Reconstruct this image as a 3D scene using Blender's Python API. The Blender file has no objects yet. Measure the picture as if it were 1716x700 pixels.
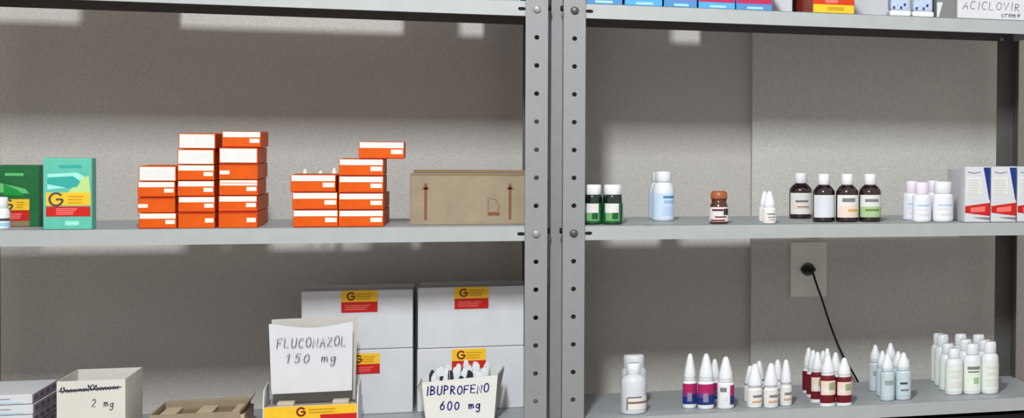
import bpy, bmesh, math, random
from mathutils import Vector, Matrix

# ------------------------------------------------------------------ camera
SC = bpy.context.scene
COL = SC.collection
Z0 = 1.30                      # height of the middle shelf above the floor
CX, CY, CZ = -0.098391, -3.263672, Z0 + 0.181169
YAW, PIT, ROL, FPX, PX, PY = 0.399771, 0.023274, 0.013358, 2849.76, 2034.29, 289.81
cy_, sy_, cp_, sp_, cr_, sr_ = math.cos(YAW), math.sin(YAW), math.cos(PIT), math.sin(PIT), math.cos(ROL), math.sin(ROL)
FW = Vector((sy_*cp_, cy_*cp_, -sp_)); RT0 = Vector((cy_, -sy_, 0)); UP0 = RT0.cross(FW)
RT = RT0*cr_ + UP0*sr_; UP = UP0*cr_ - RT0*sr_
cam = bpy.data.cameras.new('camera'); camo = bpy.data.objects.new('camera', cam); COL.objects.link(camo)
M = Matrix.Identity(4)
for i in range(3):
    M[i][0] = RT[i]; M[i][1] = UP[i]; M[i][2] = -FW[i]
M[0][3], M[1][3], M[2][3] = CX, CY, CZ
camo.matrix_world = M
cam.sensor_fit = 'HORIZONTAL'; cam.sensor_width = 36; cam.lens = FPX/1716*36
cam.shift_x = (858-PX)/1716; cam.shift_y = (PY-350)/1716
cam.clip_start = 0.05
SC.camera = camo
SC.view_settings.view_transform = 'Standard'; SC.view_settings.look = 'None'
SC.view_settings.gamma = 1; SC.view_settings.use_curve_mapping = False
SC.view_settings.exposure = 0.0

# ------------------------------------------------------------------ light
W = bpy.data.worlds.new('world'); SC.world = W; W.use_nodes = True
bg = W.node_tree.nodes['Background']
bg.inputs[0].default_value = (1.0, 0.95, 0.90, 1); bg.inputs[1].default_value = 0.72
def area(name, loc, target, sx, sy, power, color, down=False):
    l = bpy.data.lights.new(name, 'AREA'); l.shape = 'RECTANGLE'; l.size = sx; l.size_y = sy
    l.energy = power; l.color = color
    o = bpy.data.objects.new(name, l); COL.objects.link(o); o.location = loc
    o.rotation_euler = (Vector(target)-Vector(loc)).to_track_quat('-Z', 'Y').to_euler()
    return o
LX, LY, LZ = -0.27, -2.1, 2.84
area('ceiling_lamp', (LX, LY, LZ), (0.0, 0.3, 1.4), 0.16, 0.36, 72, (0.93, 0.985, 1.0))

# ------------------------------------------------------------------ pixel helpers: ray of a photo pixel meets a plane of the place
def ray(u, v):
    return FW + RT*((u-PX)/FPX) + UP*((PY-v)/FPX)
C0 = Vector((CX, CY, CZ))
def at(u, v, Y):
    d = ray(u, v); t = (Y-CY)/d.y; return C0 + d*t
def X_at(u, Y, v=380): return at(u, v, Y).x
def Z_at(u, v, Y): return at(u, v, Y).z

# ------------------------------------------------------------------ materials
def lin(c): return tuple(((x/255)/12.92 if x/255 <= .04045 else ((x/255+.055)/1.055)**2.4) for x in c)
MC = {}
def mat(name, rgb, rough=.5, metal=0, mottle=0, scale=80, bump=0, trans=0, coat=0):
    if name in MC: return MC[name]
    m = bpy.data.materials.new(name); m.use_nodes = True; nt = m.node_tree; b = nt.nodes['Principled BSDF']
    c = lin(rgb)
    b.inputs['Base Color'].default_value = (*c, 1); b.inputs['Roughness'].default_value = rough
    b.inputs['Metallic'].default_value = metal
    if rough >= .5 and not metal: b.inputs['Specular IOR Level'].default_value = .18
    if trans: b.inputs['Transmission Weight'].default_value = trans
    if coat: b.inputs['Coat Weight'].default_value = coat
    tc = nt.nodes.new('ShaderNodeTexCoord'); n = nt.nodes.new('ShaderNodeTexNoise')
    n.inputs['Scale'].default_value = scale; n.inputs['Detail'].default_value = 4
    nt.links.new(tc.outputs['Object'], n.inputs['Vector'])
    mo = mottle or .03
    r = nt.nodes.new('ShaderNodeMapRange')
    r.inputs['From Min'].default_value = .3; r.inputs['From Max'].default_value = .7
    r.inputs['To Min'].default_value = 1-mo; r.inputs['To Max'].default_value = 1+mo
    nt.links.new(n.outputs['Fac'], r.inputs['Value'])
    vm = nt.nodes.new('ShaderNodeVectorMath'); vm.operation = 'SCALE'; vm.inputs[0].default_value = c
    nt.links.new(r.outputs[0], vm.inputs['Scale']); nt.links.new(vm.outputs[0], b.inputs['Base Color'])
    if bump:
        bp = nt.nodes.new('ShaderNodeBump'); bp.inputs['Strength'].default_value = bump; bp.inputs['Distance'].default_value = .002
        nt.links.new(n.outputs['Fac'], bp.inputs['Height']); nt.links.new(bp.outputs[0], b.inputs['Normal'])
    MC[name] = m; return m

STEEL = mat('grey_painted_steel', (134, 134, 136), .42, 0, .035, 45, .04)
STEELD = mat('dark_painted_steel_and_shade', (86, 83, 82), .5, 0, .05, 45)  # dark paint of the rear posts; also holds painted shade under the shelves
LIP = mat('pale_grey_painted_steel', (163, 167, 167), .4, 0, .035, 35, .03)
DECK = mat('shelf_deck_paint', (156, 160, 163), .45, 0, .05, 30, .05)
BOLT = mat('bolt_zinc', (150, 149, 147), .35, .2)
BOLTD = mat('bolt_dark', (88, 86, 84), .4, .5)
HOLE = mat('hole_black', (30, 28, 28), .9)
WHITE = mat('white_plastic', (222, 224, 227), .35)
WCARD = mat('white_card', (202, 203, 207), .6, 0, .03, 30)
OFFW = mat('label_white', (222, 217, 212), .6)
ORANGE = mat('orange_card', (208, 82, 6), .5, 0, .07, 60)
ORANGED = mat('orange_card_fold', (168, 40, 18), .5)
CREAM = mat('cream_print', (248, 228, 214), .55)
GREYP = mat('pale_grey_print', (214, 212, 210), .6)
TEAL = mat('teal_card', (92, 178, 158), .5, 0, .06, 50)
TEALD = mat('teal_print', (52, 160, 150), .5)
TEALL = mat('pale_teal_print', (150, 216, 205), .5)
GREEN = mat('green_card', (34, 100, 56), .5, 0, .12, 60)
GREENL = mat('light_green_print', (96, 180, 110), .5)
YEL = mat('yellow_print', (232, 184, 44), .5, 0, .05, 90)
YELD = mat('ochre_print', (196, 146, 34), .5)
RED = mat('red_print', (190, 34, 30), .5, 0, .06, 90)
REDL = mat('pink_print', (226, 112, 104), .5)
KRAFT = mat('kraft_card', (148, 133, 112), .75, 0, .07, 40, .1)
KRAFTD = mat('kraft_print', (122, 80, 56), .7)
KRAFTE = mat('kraft_edge', (140, 116, 88), .8)
BROWNG = mat('amber_glass', (36, 20, 24), .12, 0, .1, 60, 0, 0, .5)
AMBER = mat('brown_glass', (76, 34, 16), .15, 0, .1, 60, 0, 0, .5)
DKGREEN = mat('dark_green_glass', (14, 34, 24), .12, 0, .05, 60, 0, 0, .5)
CLEARW = mat('translucent_white_plastic', (206, 208, 214), .25, 0, .03, 60, 0, 0)
BLUEW = mat('pale_blue_label', (196, 214, 236), .5)
BLUEB = mat('mid_blue_print', (78, 132, 184), .5)
CLEARB = mat('clear_blue_plastic', (190, 202, 208), .2, 0, .04, 60, 0, 0)
MAG = mat('magenta_print', (168, 34, 96), .5)
NAVY = mat('navy_print', (30, 52, 122), .5)
MAROON = mat('maroon_print', (108, 26, 34), .5)
INK = mat('black_ink', (70, 72, 78), .6)
INKB = mat('blue_ink', (44, 44, 120), .6)
INKP = mat('violet_ink', (110, 40, 90), .6)
DGREY = mat('dark_grey_print', (120, 122, 126), .6)
PEACH = mat('peach_print', (226, 204, 190), .5)
LIME = mat('lime_print', (164, 188, 140), .5)
BLACK = mat('black_rubber', (26, 24, 24), .5)
LILAC = mat('lilac_print', (140, 126, 142), .55)
CYAN = mat('cyan_print', (66, 152, 206), .45)
CYANL = mat('pale_blue_print', (150, 196, 232), .45)
FOIL = mat('foil', (196, 200, 206), .3, .6, .1, 120)
SMOKE = mat('dark_foil', (50, 50, 62), .4, .3)
GTRAY = mat('grey_tray', (120, 122, 122), .5)
PLATE = mat('outlet_plate', (218, 219, 209), .45)

# ------------------------------------------------------------------ mesh builder
class MB:
    def __init__(s): s.bm = bmesh.new(); s.mats = []
    def mi(s, m):
        if m not in s.mats: s.mats.append(m)
        return s.mats.index(m)
    def box(s, x0, x1, y0, y1, z0, z1, m, bev=0, rz=0):
        r = bmesh.ops.create_cube(s.bm, size=1)
        c = Vector(((x0+x1)/2, (y0+y1)/2, (z0+z1)/2))
        for v in r['verts']:
            v.co = Vector((v.co.x*(x1-x0), v.co.y*(y1-y0), v.co.z*(z1-z0))) + c
        i = s.mi(m); fs = {f for v in r['verts'] for f in v.link_faces}
        for f in fs: f.material_index = i
        if bev:
            es = list({e for v in r['verts'] for e in v.link_edges})
            q = bmesh.ops.bevel(s.bm, geom=es, offset=bev, segments=2, affect='EDGES', profile=.5)
            for f in q['faces']: f.material_index = i
        return s
    def lathe(s, prof, m, cx=0, cy=0, seg=28, a0=0, a1=2*math.pi, sx=1, sy=1):
        full = abs(a1-a0-2*math.pi) < 1e-6; n = seg if full else seg+1; i = s.mi(m); rings = []
        for r, z in prof:
            if r < 1e-6 and full: rings.append([s.bm.verts.new((cx, cy, z))]); continue
            rings.append([s.bm.verts.new((cx+sx*r*math.cos(a0+(a1-a0)*k/seg), cy+sy*r*math.sin(a0+(a1-a0)*k/seg), z)) for k in range(n)])
        for A, B in zip(rings, rings[1:]):
            for k in range(seg):
                k2 = (k+1) % n if full else k+1
                q = [A[k % len(A)], A[k2 % len(A)], B[k2 % len(B)], B[k % len(B)]]
                q = list(dict.fromkeys(q))
                if len(q) > 2:
                    f = s.bm.faces.new(q); f.material_index = i; f.smooth = True
        return s
    def poly(s, pts, m, th=None):
        """flat polygon, optionally given thickness along +Y"""
        i = s.mi(m); vs = [s.bm.verts.new(p) for p in pts]; f = s.bm.faces.new(vs); f.material_index = i
        if th:
            bk = [s.bm.verts.new(Vector(p)+Vector(th)) for p in pts]
            s.bm.faces.new(bk[::-1]).material_index = i
            for k in range(len(vs)):
                k2 = (k+1) % len(vs); s.bm.faces.new((vs[k], bk[k], bk[k2], vs[k2])).material_index = i
        return s
    def ribbon(s, pts, w, m, y=0):
        """pen stroke in the XZ plane facing -Y"""
        i = s.mi(m); P = [Vector((a, b)) for a, b in pts]
        prev = None
        for k, p in enumerate(P):
            d = (P[min(k+1, len(P)-1)]-P[max(k-1, 0)])
            if d.length < 1e-9: d = Vector((1, 0))
            d.normalize(); n = Vector((-d.y, d.x))*w/2
            e = Vector((0, 0))
            if k == 0: e = -d*w*.4
            if k == len(P)-1: e = d*w*.4
            a = s.bm.verts.new((p.x+n.x+e.x, y, p.y+n.y+e.y)); b = s.bm.verts.new((p.x-n.x+e.x, y, p.y-n.y+e.y))
            if prev: s.bm.faces.new((prev[0], prev[1], b, a)).material_index = i
            prev = (a, b)
        return s
    def tube(s, pts, r, m, seg=10):
        i = s.mi(m); P = [Vector(p) for p in pts]; rings = []
        for k, p in enumerate(P):
            d = (P[min(k+1, len(P)-1)]-P[max(k-1, 0)]).normalized()
            a = d.cross(Vector((0, 1, 0.13))).normalized(); b = d.cross(a)
            rings.append([s.bm.verts.new(p+a*r*math.cos(2*math.pi*j/seg)+b*r*math.sin(2*math.pi*j/seg)) for j in range(seg)])
        for A, B in zip(rings, rings[1:]):
            for j in range(seg):
                f = s.bm.faces.new((A[j], A[(j+1) % seg], B[(j+1) % seg], B[j])); f.material_index = i; f.smooth = True
        s.bm.faces.new(rings[0][::-1]).material_index = i; s.bm.faces.new(rings[-1]).material_index = i
        return s
    def build(s, name, parent=None, loc=None, label=None):
        bmesh.ops.recalc_face_normals(s.bm, faces=s.bm.faces[:])
        me = bpy.data.meshes.new(name); s.bm.to_mesh(me); s.bm.free()
        for m in s.mats: me.materials.append(m)
        o = bpy.data.objects.new(name, me); COL.objects.link(o)
        if parent: o.parent = parent
        if loc: o.location = loc
        if label: o['label'] = label
        return o
def thing(name, loc, label, cat, group=None, rz=0):
    o = bpy.data.objects.new(name, None); COL.objects.link(o); o.empty_display_size = .02
    o.location = loc; o.rotation_euler = (0, 0, rz); o['label'] = label; o['category'] = cat
    if group: o['group'] = group
    return o
def tag(o, label, cat, group=None):
    o['label'] = label; o['category'] = cat
    if group: o['group'] = group
    return o
def struct(o): o['kind'] = 'structure'; return o

# handwriting strokes on a unit cell
def arc(cx, cy, rx, ry, a, b, n=10): return [(cx+rx*math.cos(math.radians(a+(b-a)*k/n)), cy+ry*math.sin(math.radians(a+(b-a)*k/n))) for k in range(n+1)]
GL = {
 'A': [[(0,0),(.4,1),(.8,0)],[(.15,.38),(.68,.38)]], 'B': [[(0,0),(0,1)],arc(0,.76,.6,.24,90,-90),arc(0,.27,.7,.27,90,-90)],
 'C': [arc(.42,.5,.42,.5,50,310)], 'E': [[(.7,1),(0,1),(0,0),(.7,0)],[(0,.52),(.55,.52)]],
 'F': [[(.75,1),(0,1),(0,0)],[(0,.52),(.55,.52)]], 'I': [[(.2,0),(.2,1)]], 'L': [[(0,1),(0,0),(.65,0)]],
 'N': [[(0,0),(0,1),(.7,0),(.7,1)]], 'O': [arc(.4,.5,.4,.5,80,440,14)], 'P': [[(0,0),(0,1)],arc(0,.73,.62,.27,90,-90)],
 'R': [[(0,0),(0,1)],arc(0,.75,.6,.25,90,-90),[(.1,.5),(.7,0)]], 'U': [[(0,1),(0,.35)]+arc(.36,.35,.36,.35,180,360)+[(.72,1)]],
 'V': [[(0,1),(.38,0),(.76,1)]], 'Z': [[(0,1),(.7,1),(0,0),(.75,0)]], 'G': [arc(.45,.5,.45,.5,45,350,14)+[(.88,.5),(.5,.5)]],
 '0': [arc(.36,.5,.32,.46,90,450,14)], '1': [[(.1,.7),(.4,1),(.4,0)]], '2': [arc(.35,.7,.3,.28,160,-30)+[(.05,0),(.75,.02)]],
 '5': [[(.65,1),(.15,1),(.1,.58)]+arc(.32,.32,.32,.32,100,-130)], '6': [[(.5,1),(.15,.6)]+arc(.36,.3,.3,.3,170,-180,14)],
 'm': [[(0,.5),(.08,0)],[(.05,.3)]+arc(.22,.3,.15,.2,160,0,6)+[(.38,0)],[(.38,.3)]+arc(.55,.3,.15,.2,160,0,6)+[(.72,0),(.85,.1)]],
 'g': [arc(.32,.25,.26,.24,60,400,12),[(.58,.5),(.6,-.25)]+arc(.38,-.3,.22,.18,0,-170,6)],
 'c': [arc(.3,.25,.26,.25,50,310)], 'r': [[(.05,.5),(.1,0)],[(.1,.3),(.3,.48),(.5,.45)]],
 'e': [[(.05,.25),(.5,.27)]+arc(.28,.25,.24,.24,10,320)], 'd': [arc(.28,.25,.25,.25,60,400,12),[(.52,1),(.55,0)]],
 'x': [[(0,.5),(.5,0)],[(.5,.5),(0,0)]], 'a': [arc(.28,.25,.25,.25,60,400,12),[(.52,.5),(.58,0)]],
 't': [[(.25,.9),(.25,0),(.45,.02)],[(0,.55),(.5,.58)]], 's': [[(.5,.45),(.2,.48),(.1,.33),(.45,.18),(.35,.02),(0,.03)]],
 'o': [arc(.28,.25,.26,.25,80,440,12)], 'n': [[(0,.5),(.05,0)],[(.05,.3)]+arc(.25,.3,.18,.2,160,0,6)+[(.45,0)]],
 'D': [[(0,0),(0,1)],arc(0,.5,.7,.5,90,-90)], ' ': [] }
def write(mb, text, x0, x1, z, h, w, m, y, seed=1, slant=.12):
    rnd = random.Random(seed)
    adv = [(.62 if c == 'I' else .72 if c in 'cresatxodn' else 1.0) for c in text]
    k = (x1-x0)/(sum(adv)); x = x0
    for c, a in zip(text, adv):
        dz = rnd.uniform(-.07, .07)*h; sc = rnd.uniform(.92, 1.08)
        for st in GL[c]:
            mb.ribbon([(x+(px_*.86*k if c not in 'cresatxodn' else px_*k)+py_*slant*k, z+dz+py_*h*sc) for px_, py_ in st], w, m, y)
        x += a*k

# ------------------------------------------------------------------ room
G, P, UW, D = .0125, .038, .922, .30        # half gap between units, post width, unit width, depth
WY = .395                                  # wall plane behind the shelving
wallm = mat('painted_wall', (184, 179, 174), .75, 0, .08, 240, .5)
XS = X_at(1257, WY)
b = MB(); b.box(-2.6, XS, WY, WY+.12, 0, 3.1, wallm)
struct(b.build('wall_back'))
wallm2 = mat('painted_wall_right', (190, 187, 182), .75, 0, .08, 240, .5)
b = MB(); b.box(XS, 2.9, WY-.022, WY+.12, 0, 3.1, wallm2, .001)
struct(b.build('wall_back_right'))
b = MB(); b.box(-2.6, 2.9, -4.2, WY, -.05, 0, mat('floor_tiles', (150, 146, 140), .5, 0, .05, 12))
struct(b.build('floor'))

# ------------------------------------------------------------------ shelving units
ZB = -.014; LIPH = .0265
SH = (.80, .40, 0, -.35, -.72, -1.10)
def holed_strip(mb, x0, x1, zs, pitch, y, th, m, r=.0042, skip=()):
    """front flange with real round holes every pitch"""
    cx = (x0+x1)/2; i = mb.mi(m); n = 16
    for z in zs:
        za, zb = z-pitch/2, z+pitch/2
        if any(abs(z-s) < .01 for s in skip):
            mb.box(x0, x1, y, y+th, za, zb, m); continue
        inn = []; out = []; w = (x1-x0)/2; h = pitch/2
        for k in range(n):
            a = 2*math.pi*(k+.5)/n; c_, s_ = math.cos(a), math.sin(a)
            inn.append((cx+r*c_, z+r*s_))
            t = min(w/abs(c_) if c_ else 9, h/abs(s_) if s_ else 9); out.append((cx+t*c_, z+t*s_))
        V = lambda p, yy: mb.bm.verts.new((p[0], yy, p[1]))
        fi = [V(p, y) for p in inn]; fo = [V(p, y) for p in out]; bi = [V(p, y+th) for p in inn]; bo = [V(p, y+th) for p in out]
        corners = [(x0, za), (x1, za), (x1, zb), (x0, zb)]
        for k in range(n):
            k2 = (k+1) % n
            extra = None
            a, b2 = out[k], out[k2]
            if abs(a[0]-b2[0]) > 1e-6 and abs(a[1]-b2[1]) > 1e-6:
                extra = min(corners, key=lambda q: abs(q[0]-(a[0] if abs(abs(a[0]-cx)-w) < 1e-6 else b2[0]))+abs(q[1]-(a[1] if abs(abs(a[1]-z)-h) < 1e-6 else b2[1])))
            if extra:
                mb.bm.faces.new((fi[k], fo[k], V(extra, y), fo[k2], fi[k2])).material_index = i
                mb.bm.faces.new((bi[k], bi[k2], bo[k2], V(extra, y+th), bo[k])).material_index = i
            else:
                mb.bm.faces.new((fi[k], fo[k], fo[k2], fi[k2])).material_index = i
                mb.bm.faces.new((bi[k], bi[k2], bo[k2], bo[k])).material_index = i
            mb.bm.faces.new((fi[k], fi[k2], bi[k2], bi[k])).material_index = i
        mb.box(x0, x0+.0004, y, y+th, za, zb, m); mb.box(x1-.0004, x1, y, y+th, za, zb, m)
def unit(xl, label, boltmat):
    t = thing('shelving_unit', (xl, 0, 0), label, 'shelving')
    zs = [Z0+ZB+.05*k for k in range(-25, 19)]
    for side in (0, 1):
        ax, bx = (0, P) if side == 0 else (UW-P, UW)
        bolts = [Z0+s+ZB for s in (.40, 0, -.35)]
        m = MB(); holed_strip(m, ax, bx, zs, .05, 0, .0018, STEEL, skip=())
        xo = 0 if side == 0 else UW
        m.box(min(xo, xo+(.0018 if side == 0 else -.0018)), max(xo, xo+(.0018 if side == 0 else -.0018)), .0018, P, zs[0]-.025, zs[-1]+.025, STEEL)
        m.build('upright', t)
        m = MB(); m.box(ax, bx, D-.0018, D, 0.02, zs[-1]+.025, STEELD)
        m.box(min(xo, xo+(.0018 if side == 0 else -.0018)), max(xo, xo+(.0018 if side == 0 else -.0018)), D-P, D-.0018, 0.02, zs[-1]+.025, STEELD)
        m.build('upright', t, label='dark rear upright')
        for z in bolts:
            cxp = (ax+bx)/2
            m = MB(); m.lathe([(0, .0042), (.004, .0040), (.0066, .0024), (.0072, 0)], boltmat, seg=18)
            for f in m.bm.faces: f.smooth = True
            o = m.build('bolt', t, (cxp, 0, z)); o.rotation_euler = (math.pi/2, 0, 0)
            # nut on the side flange, facing the neighbouring unit
            m = MB(); m.lathe([(0, .0045), (.004, .0045), (.0052, .003), (.0052, 0)], BLACK, seg=6)
            o = m.build('nut', t, (xo, .018, z+.004)); o.rotation_euler = (0, math.pi/2 if side else -math.pi/2, 0)
        if side == 1 or side == 0:
            m = MB(); m.lathe([(0, .004), (.004, .0036), (.0055, 0)], BOLT, seg=14)
            o = m.build('bolt', t, ((ax+.010) if side else (bx-.010), D-.0018, Z0+.40-.0215)); o.rotation_euler = (math.pi/2, 0, 0)
    for s in SH:
        z = Z0+s; m = MB(); a, c = .0022, UW-.0022; th = .0012
        m.box(a, c, .0022, D-.0022, z-th, z, DECK)
        m.box(a, c, .0022, .0034, z-LIPH, z, LIP)
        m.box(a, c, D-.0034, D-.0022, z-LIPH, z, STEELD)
        m.box(a, a+th, .0034, D-.0034, z-LIPH, z-th, DECK); m.box(c-th, c, .0034, D-.0034, z-LIPH, z-th, DECK)
        m.box(a+th, c-th, .0034, .0150, z-LIPH, z-LIPH+th, LIP)
        m.box(a+th, c-th, .0034, D-.0034, z-th-.0006, z-th, STEELD)     # dark sheet, shade under the shelf put into its colour
        for xs in (P+.006, UW-P-.006):      # punched slots in the lip beside the posts
            pts = [(xs+dx, .0021, z+ZB+dz) for dx, dz in [(q[0], q[1]) for q in
                   [(.0032+.0030*math.cos(math.radians(t_)), .0030*math.sin(math.radians(t_))) for t_ in range(-90, 91, 30)] +
                   [(-.0032-.0030*math.cos(math.radians(t_)), -.0030*math.sin(math.radians(t_))) for t_ in range(-90, 91, 30)]]]
            m.poly(pts, HOLE)
        m.build('shelf', t)
    return t
unit(-G-UW, 'grey steel shelving unit on the left holding the orange cartons and kraft box', BOLT)
unit(G, 'grey steel shelving unit on the right holding the bottles, in front of the outlet', BOLTD)
# plain strip standing in the gap
m = MB(); xa, xb = X_at(922.5, .05), X_at(941, .05)
m.box(xa, xb, .044, .046, 0, 2.2, STEEL); m.box(xa, xa+.0018, .046, .07, 0, 2.2, STEEL)
tag(m.build('steel_strip'), 'plain steel strip without holes in the gap between the two shelving units', 'metal strip')

# ------------------------------------------------------------------ outlet, plug and cord
yw = WY-.022
def ob(u0, v0, u1, v1, Y): return X_at(u0, Y, v0), X_at(u1, Y, v0), Z_at((u0+u1)/2, v1, Y), Z_at((u0+u1)/2, v0, Y)
x0, x1, z0, z1 = ob(1324, 405, 1385, 497, yw)
t = thing('wall_outlet', ((x0+x1)/2, yw, (z0+z1)/2), 'rectangular beige wall outlet plate behind the right unit below the middle shelf', 'outlet')
hw, hh = (x1-x0)/2, (z1-z0)/2
MB().box(-hw, hw, -.007, 0, -hh, hh, PLATE, .003).build('cover_plate', t)
pc = at(1354, 451, yw-.008)
m = MB(); m.lathe([(0, 0), (.014, 0), (.014, .001)], GTRAY, seg=20)
o = m.build('socket', t, (pc.x-t.location.x, -.0072, pc.z-t.location.z)); o.rotation_euler = (math.pi/2, 0, 0)
t = thing('power_cord', (pc.x, yw-.008, pc.z), 'black power cord plugged into the wall outlet and dropping behind the bottom shelf', 'cord')
m = MB(); m.lathe([(0, .024), (.006, .023), (.011, .018), (.0155, .006), (.0155, .0005), (0, .0005)], BLACK, seg=20, sy=.52)
o = m.build('plug', t); o.rotation_euler = (math.pi/2, 0, 0)
pts = [(1356, 452, -.016), (1362, 457, -.022), (1369, 478, -.03), (1378, 503, -.034), (1390, 540, -.036), (1402, 572, -.036), (1416, 602, -.036), (1428, 622, -.036), (1438, 640, -.034), (1447, 662, -.03), (1452, 700, -.03)]
P3 = [at(u, v, yw+d)-t.location for u, v, d in pts]
sm = []
for k in range(len(P3)-1):
    p0, p1, p2, p3 = P3[max(k-1, 0)], P3[k], P3[k+1], P3[min(k+2, len(P3)-1)]
    for j in range(5):
        s = j/5; sm.append(.5*((2*p1)+(p2-p0)*s+(2*p0-5*p1+4*p2-p3)*s*s+(3*p1-p0-3*p2+p3)*s**3))
sm.append(P3[-1])
MB().tube(sm, .0021, BLACK).build('cord', t)

# ------------------------------------------------------------------ cartons
def carton_geo(u0, u1, vt, vb, Y, S, zb=None):
    """front face pixel box at depth Y standing on shelf S -> x0,x1,z0,height"""
    um = (u0+u1)/2; vm = (vt+vb)/2
    x0, x1 = X_at(u0, Y, vm), X_at(u1, Y, vm)
    z0 = Z0+S if zb is None else zb
    return x0, x1, z0, Z_at(um, vt, Y)-z0
E5 = .0004
def carton(name, u0, u1, vt, vb, Y, depth, S, body, label, cat, group=None, zb=None, rz=0, h=None, front=None, bev=.0012):
    x0, x1, z0, hh = carton_geo(u0, u1, vt, vb, Y, S, zb)
    if h: hh = h
    t = thing(name, ((x0+x1)/2, Y+depth/2, z0), label, cat, group, rz)
    w = x1-x0
    m = MB(); m.box(-w/2, w/2, -depth/2, depth/2, .0002, hh, body, bev)
    if front: front(m, w, hh, -depth/2, t)
    m.build('body', t)
    return t, w, hh, depth
def strip(m, y, xa, xb, za, zb, mt): m.box(xa, xb, y-E5, y+.0002, za, zb, mt)

# orange cartons, kinds: 's' stripe on top + tab right, 'f' upside down, 'w' blank white end label, 'p' plain with tab
def orange_front(kind, seed):
    r = random.Random(seed)
    def f(m, w, h, y, t):
        a, c = -w/2, w/2
        if kind in 's2':
            strip(m, y, a+.0015, c-.001, h*.655, h*.985, CREAM)
            if kind == '2': strip(m, y-.0002, a+.002, c-.001, h*.80, h*.84, ORANGE)
            strip(m, y, c-w*.29, c-.002, h*.30, h*.56, CREAM)
            strip(m, y, a+.002, c-.002, h*.02, h*.07, ORANGED)
        if kind == 'f':
            strip(m, y, a+.001, a+w*.27, h*.34, h*.58, CREAM); strip(m, y, a+.001, c-.001, h*.93, h*.98, ORANGED)
        if kind == 'p':
            strip(m, y, c-w*.27, c-.002, h*.36, h*.64, CREAM); strip(m, y, a+.001, c-.001, h*.93, h*.98, ORANGED)
        if kind == 'w':
            q = MB(); q.box(a+.0015, c-.0015, y-.0008, y-.0001, h*.07, h*.94, CREAM); q.box(a+w*.09, c-w*.07, y-.0010, y-.0008, h*.24, h*.80, GREYP)
            q.build('end_label', t, label='blank white end label')
    return f
def column(specs, Y, u0, u1, vb, kinds, vt, where, grp, depth=.105):
    n = len(kinds); x0, x1, z0, H = carton_geo(u0, u1, vt, vb, Y, 0)
    hs = H/n; r = random.Random(int(u0)+n)
    for k, kd in enumerate(kinds):
        du = specs[k] if specs else r.uniform(-1.2, 1.2)
        nm = ['bottom', 'second', 'third', 'fourth', 'fifth', 'sixth'][k]
        pos = 'topmost' if k == n-1 else ('at the bottom' if k == 0 else nm+' from bottom')
        look = {'s': 'cream-striped orange carton', '2': 'double-striped orange carton', 'f': 'upside-down orange carton',
                'p': 'plain orange carton', 'w': 'white-ended orange carton'}[kd]
        carton('medicine_carton', u0+du, u1+du, 0, 0, Y+r.uniform(0, .003), depth, 0, ORANGE,
               '%s, %s of the %s' % (look, pos, where), 'box', grp, zb=z0+k*hs+.0001*k, h=hs-.0006, front=orange_front(kd, k), bev=.0012)
GO = 'orange medicine cartons on the middle shelf'
column([2, 0, 0, 2], .012, 230, 293, 383, ['s', 'f', 's', 'w'], 278, 'low leftmost column, left pile', GO)
column([0, 0, -1, -1, -1, 1], .016, 298, 360, 382.5, ['p', 's', 's', 's', 'w', 'w'], 223.5, 'middle column, left pile', GO)
column([-1, -1, 0, 0, 0, 5], .014, 367, 432, 382.5, ['p', 's', '2', 'f', 'w', 's'], 220.5, 'right-hand tall column, left pile', GO)
column([3, 4, 0, 2, 1], .125, 377, 438, 378, ['p', 'p', 'p', 'p', 'p'], 247, 'hidden rear column, left pile', GO, .07)
column([2, 1, -2], .010, 489, 565, 380.5, ['s', 's', 's'], 293, 'three-high column, right pile', GO)
column([0, 0, 0, 0], .008, 568, 643, 380.5, ['s', 's', 's', 's'], 266.5, 'four-high column, right pile', GO)
column([0, 0], .12, 578, 649, 378, ['p', 'p'], 322, 'half-hidden pair behind the right pile', GO, .08)
xq, xr, zq, Hq = carton_geo(568, 643, 266.5, 380.5, .008, 0)
carton('medicine_carton', 600, 676, 237, 265, .012, .10, 0, ORANGE, 'orange medicine carton topmost on the right pile, shifted right and overhanging', 'box', GO, zb=zq+Hq+.0003, rz=math.radians(1.2),
       h=Hq/4, front=orange_front('s', 9))
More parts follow.
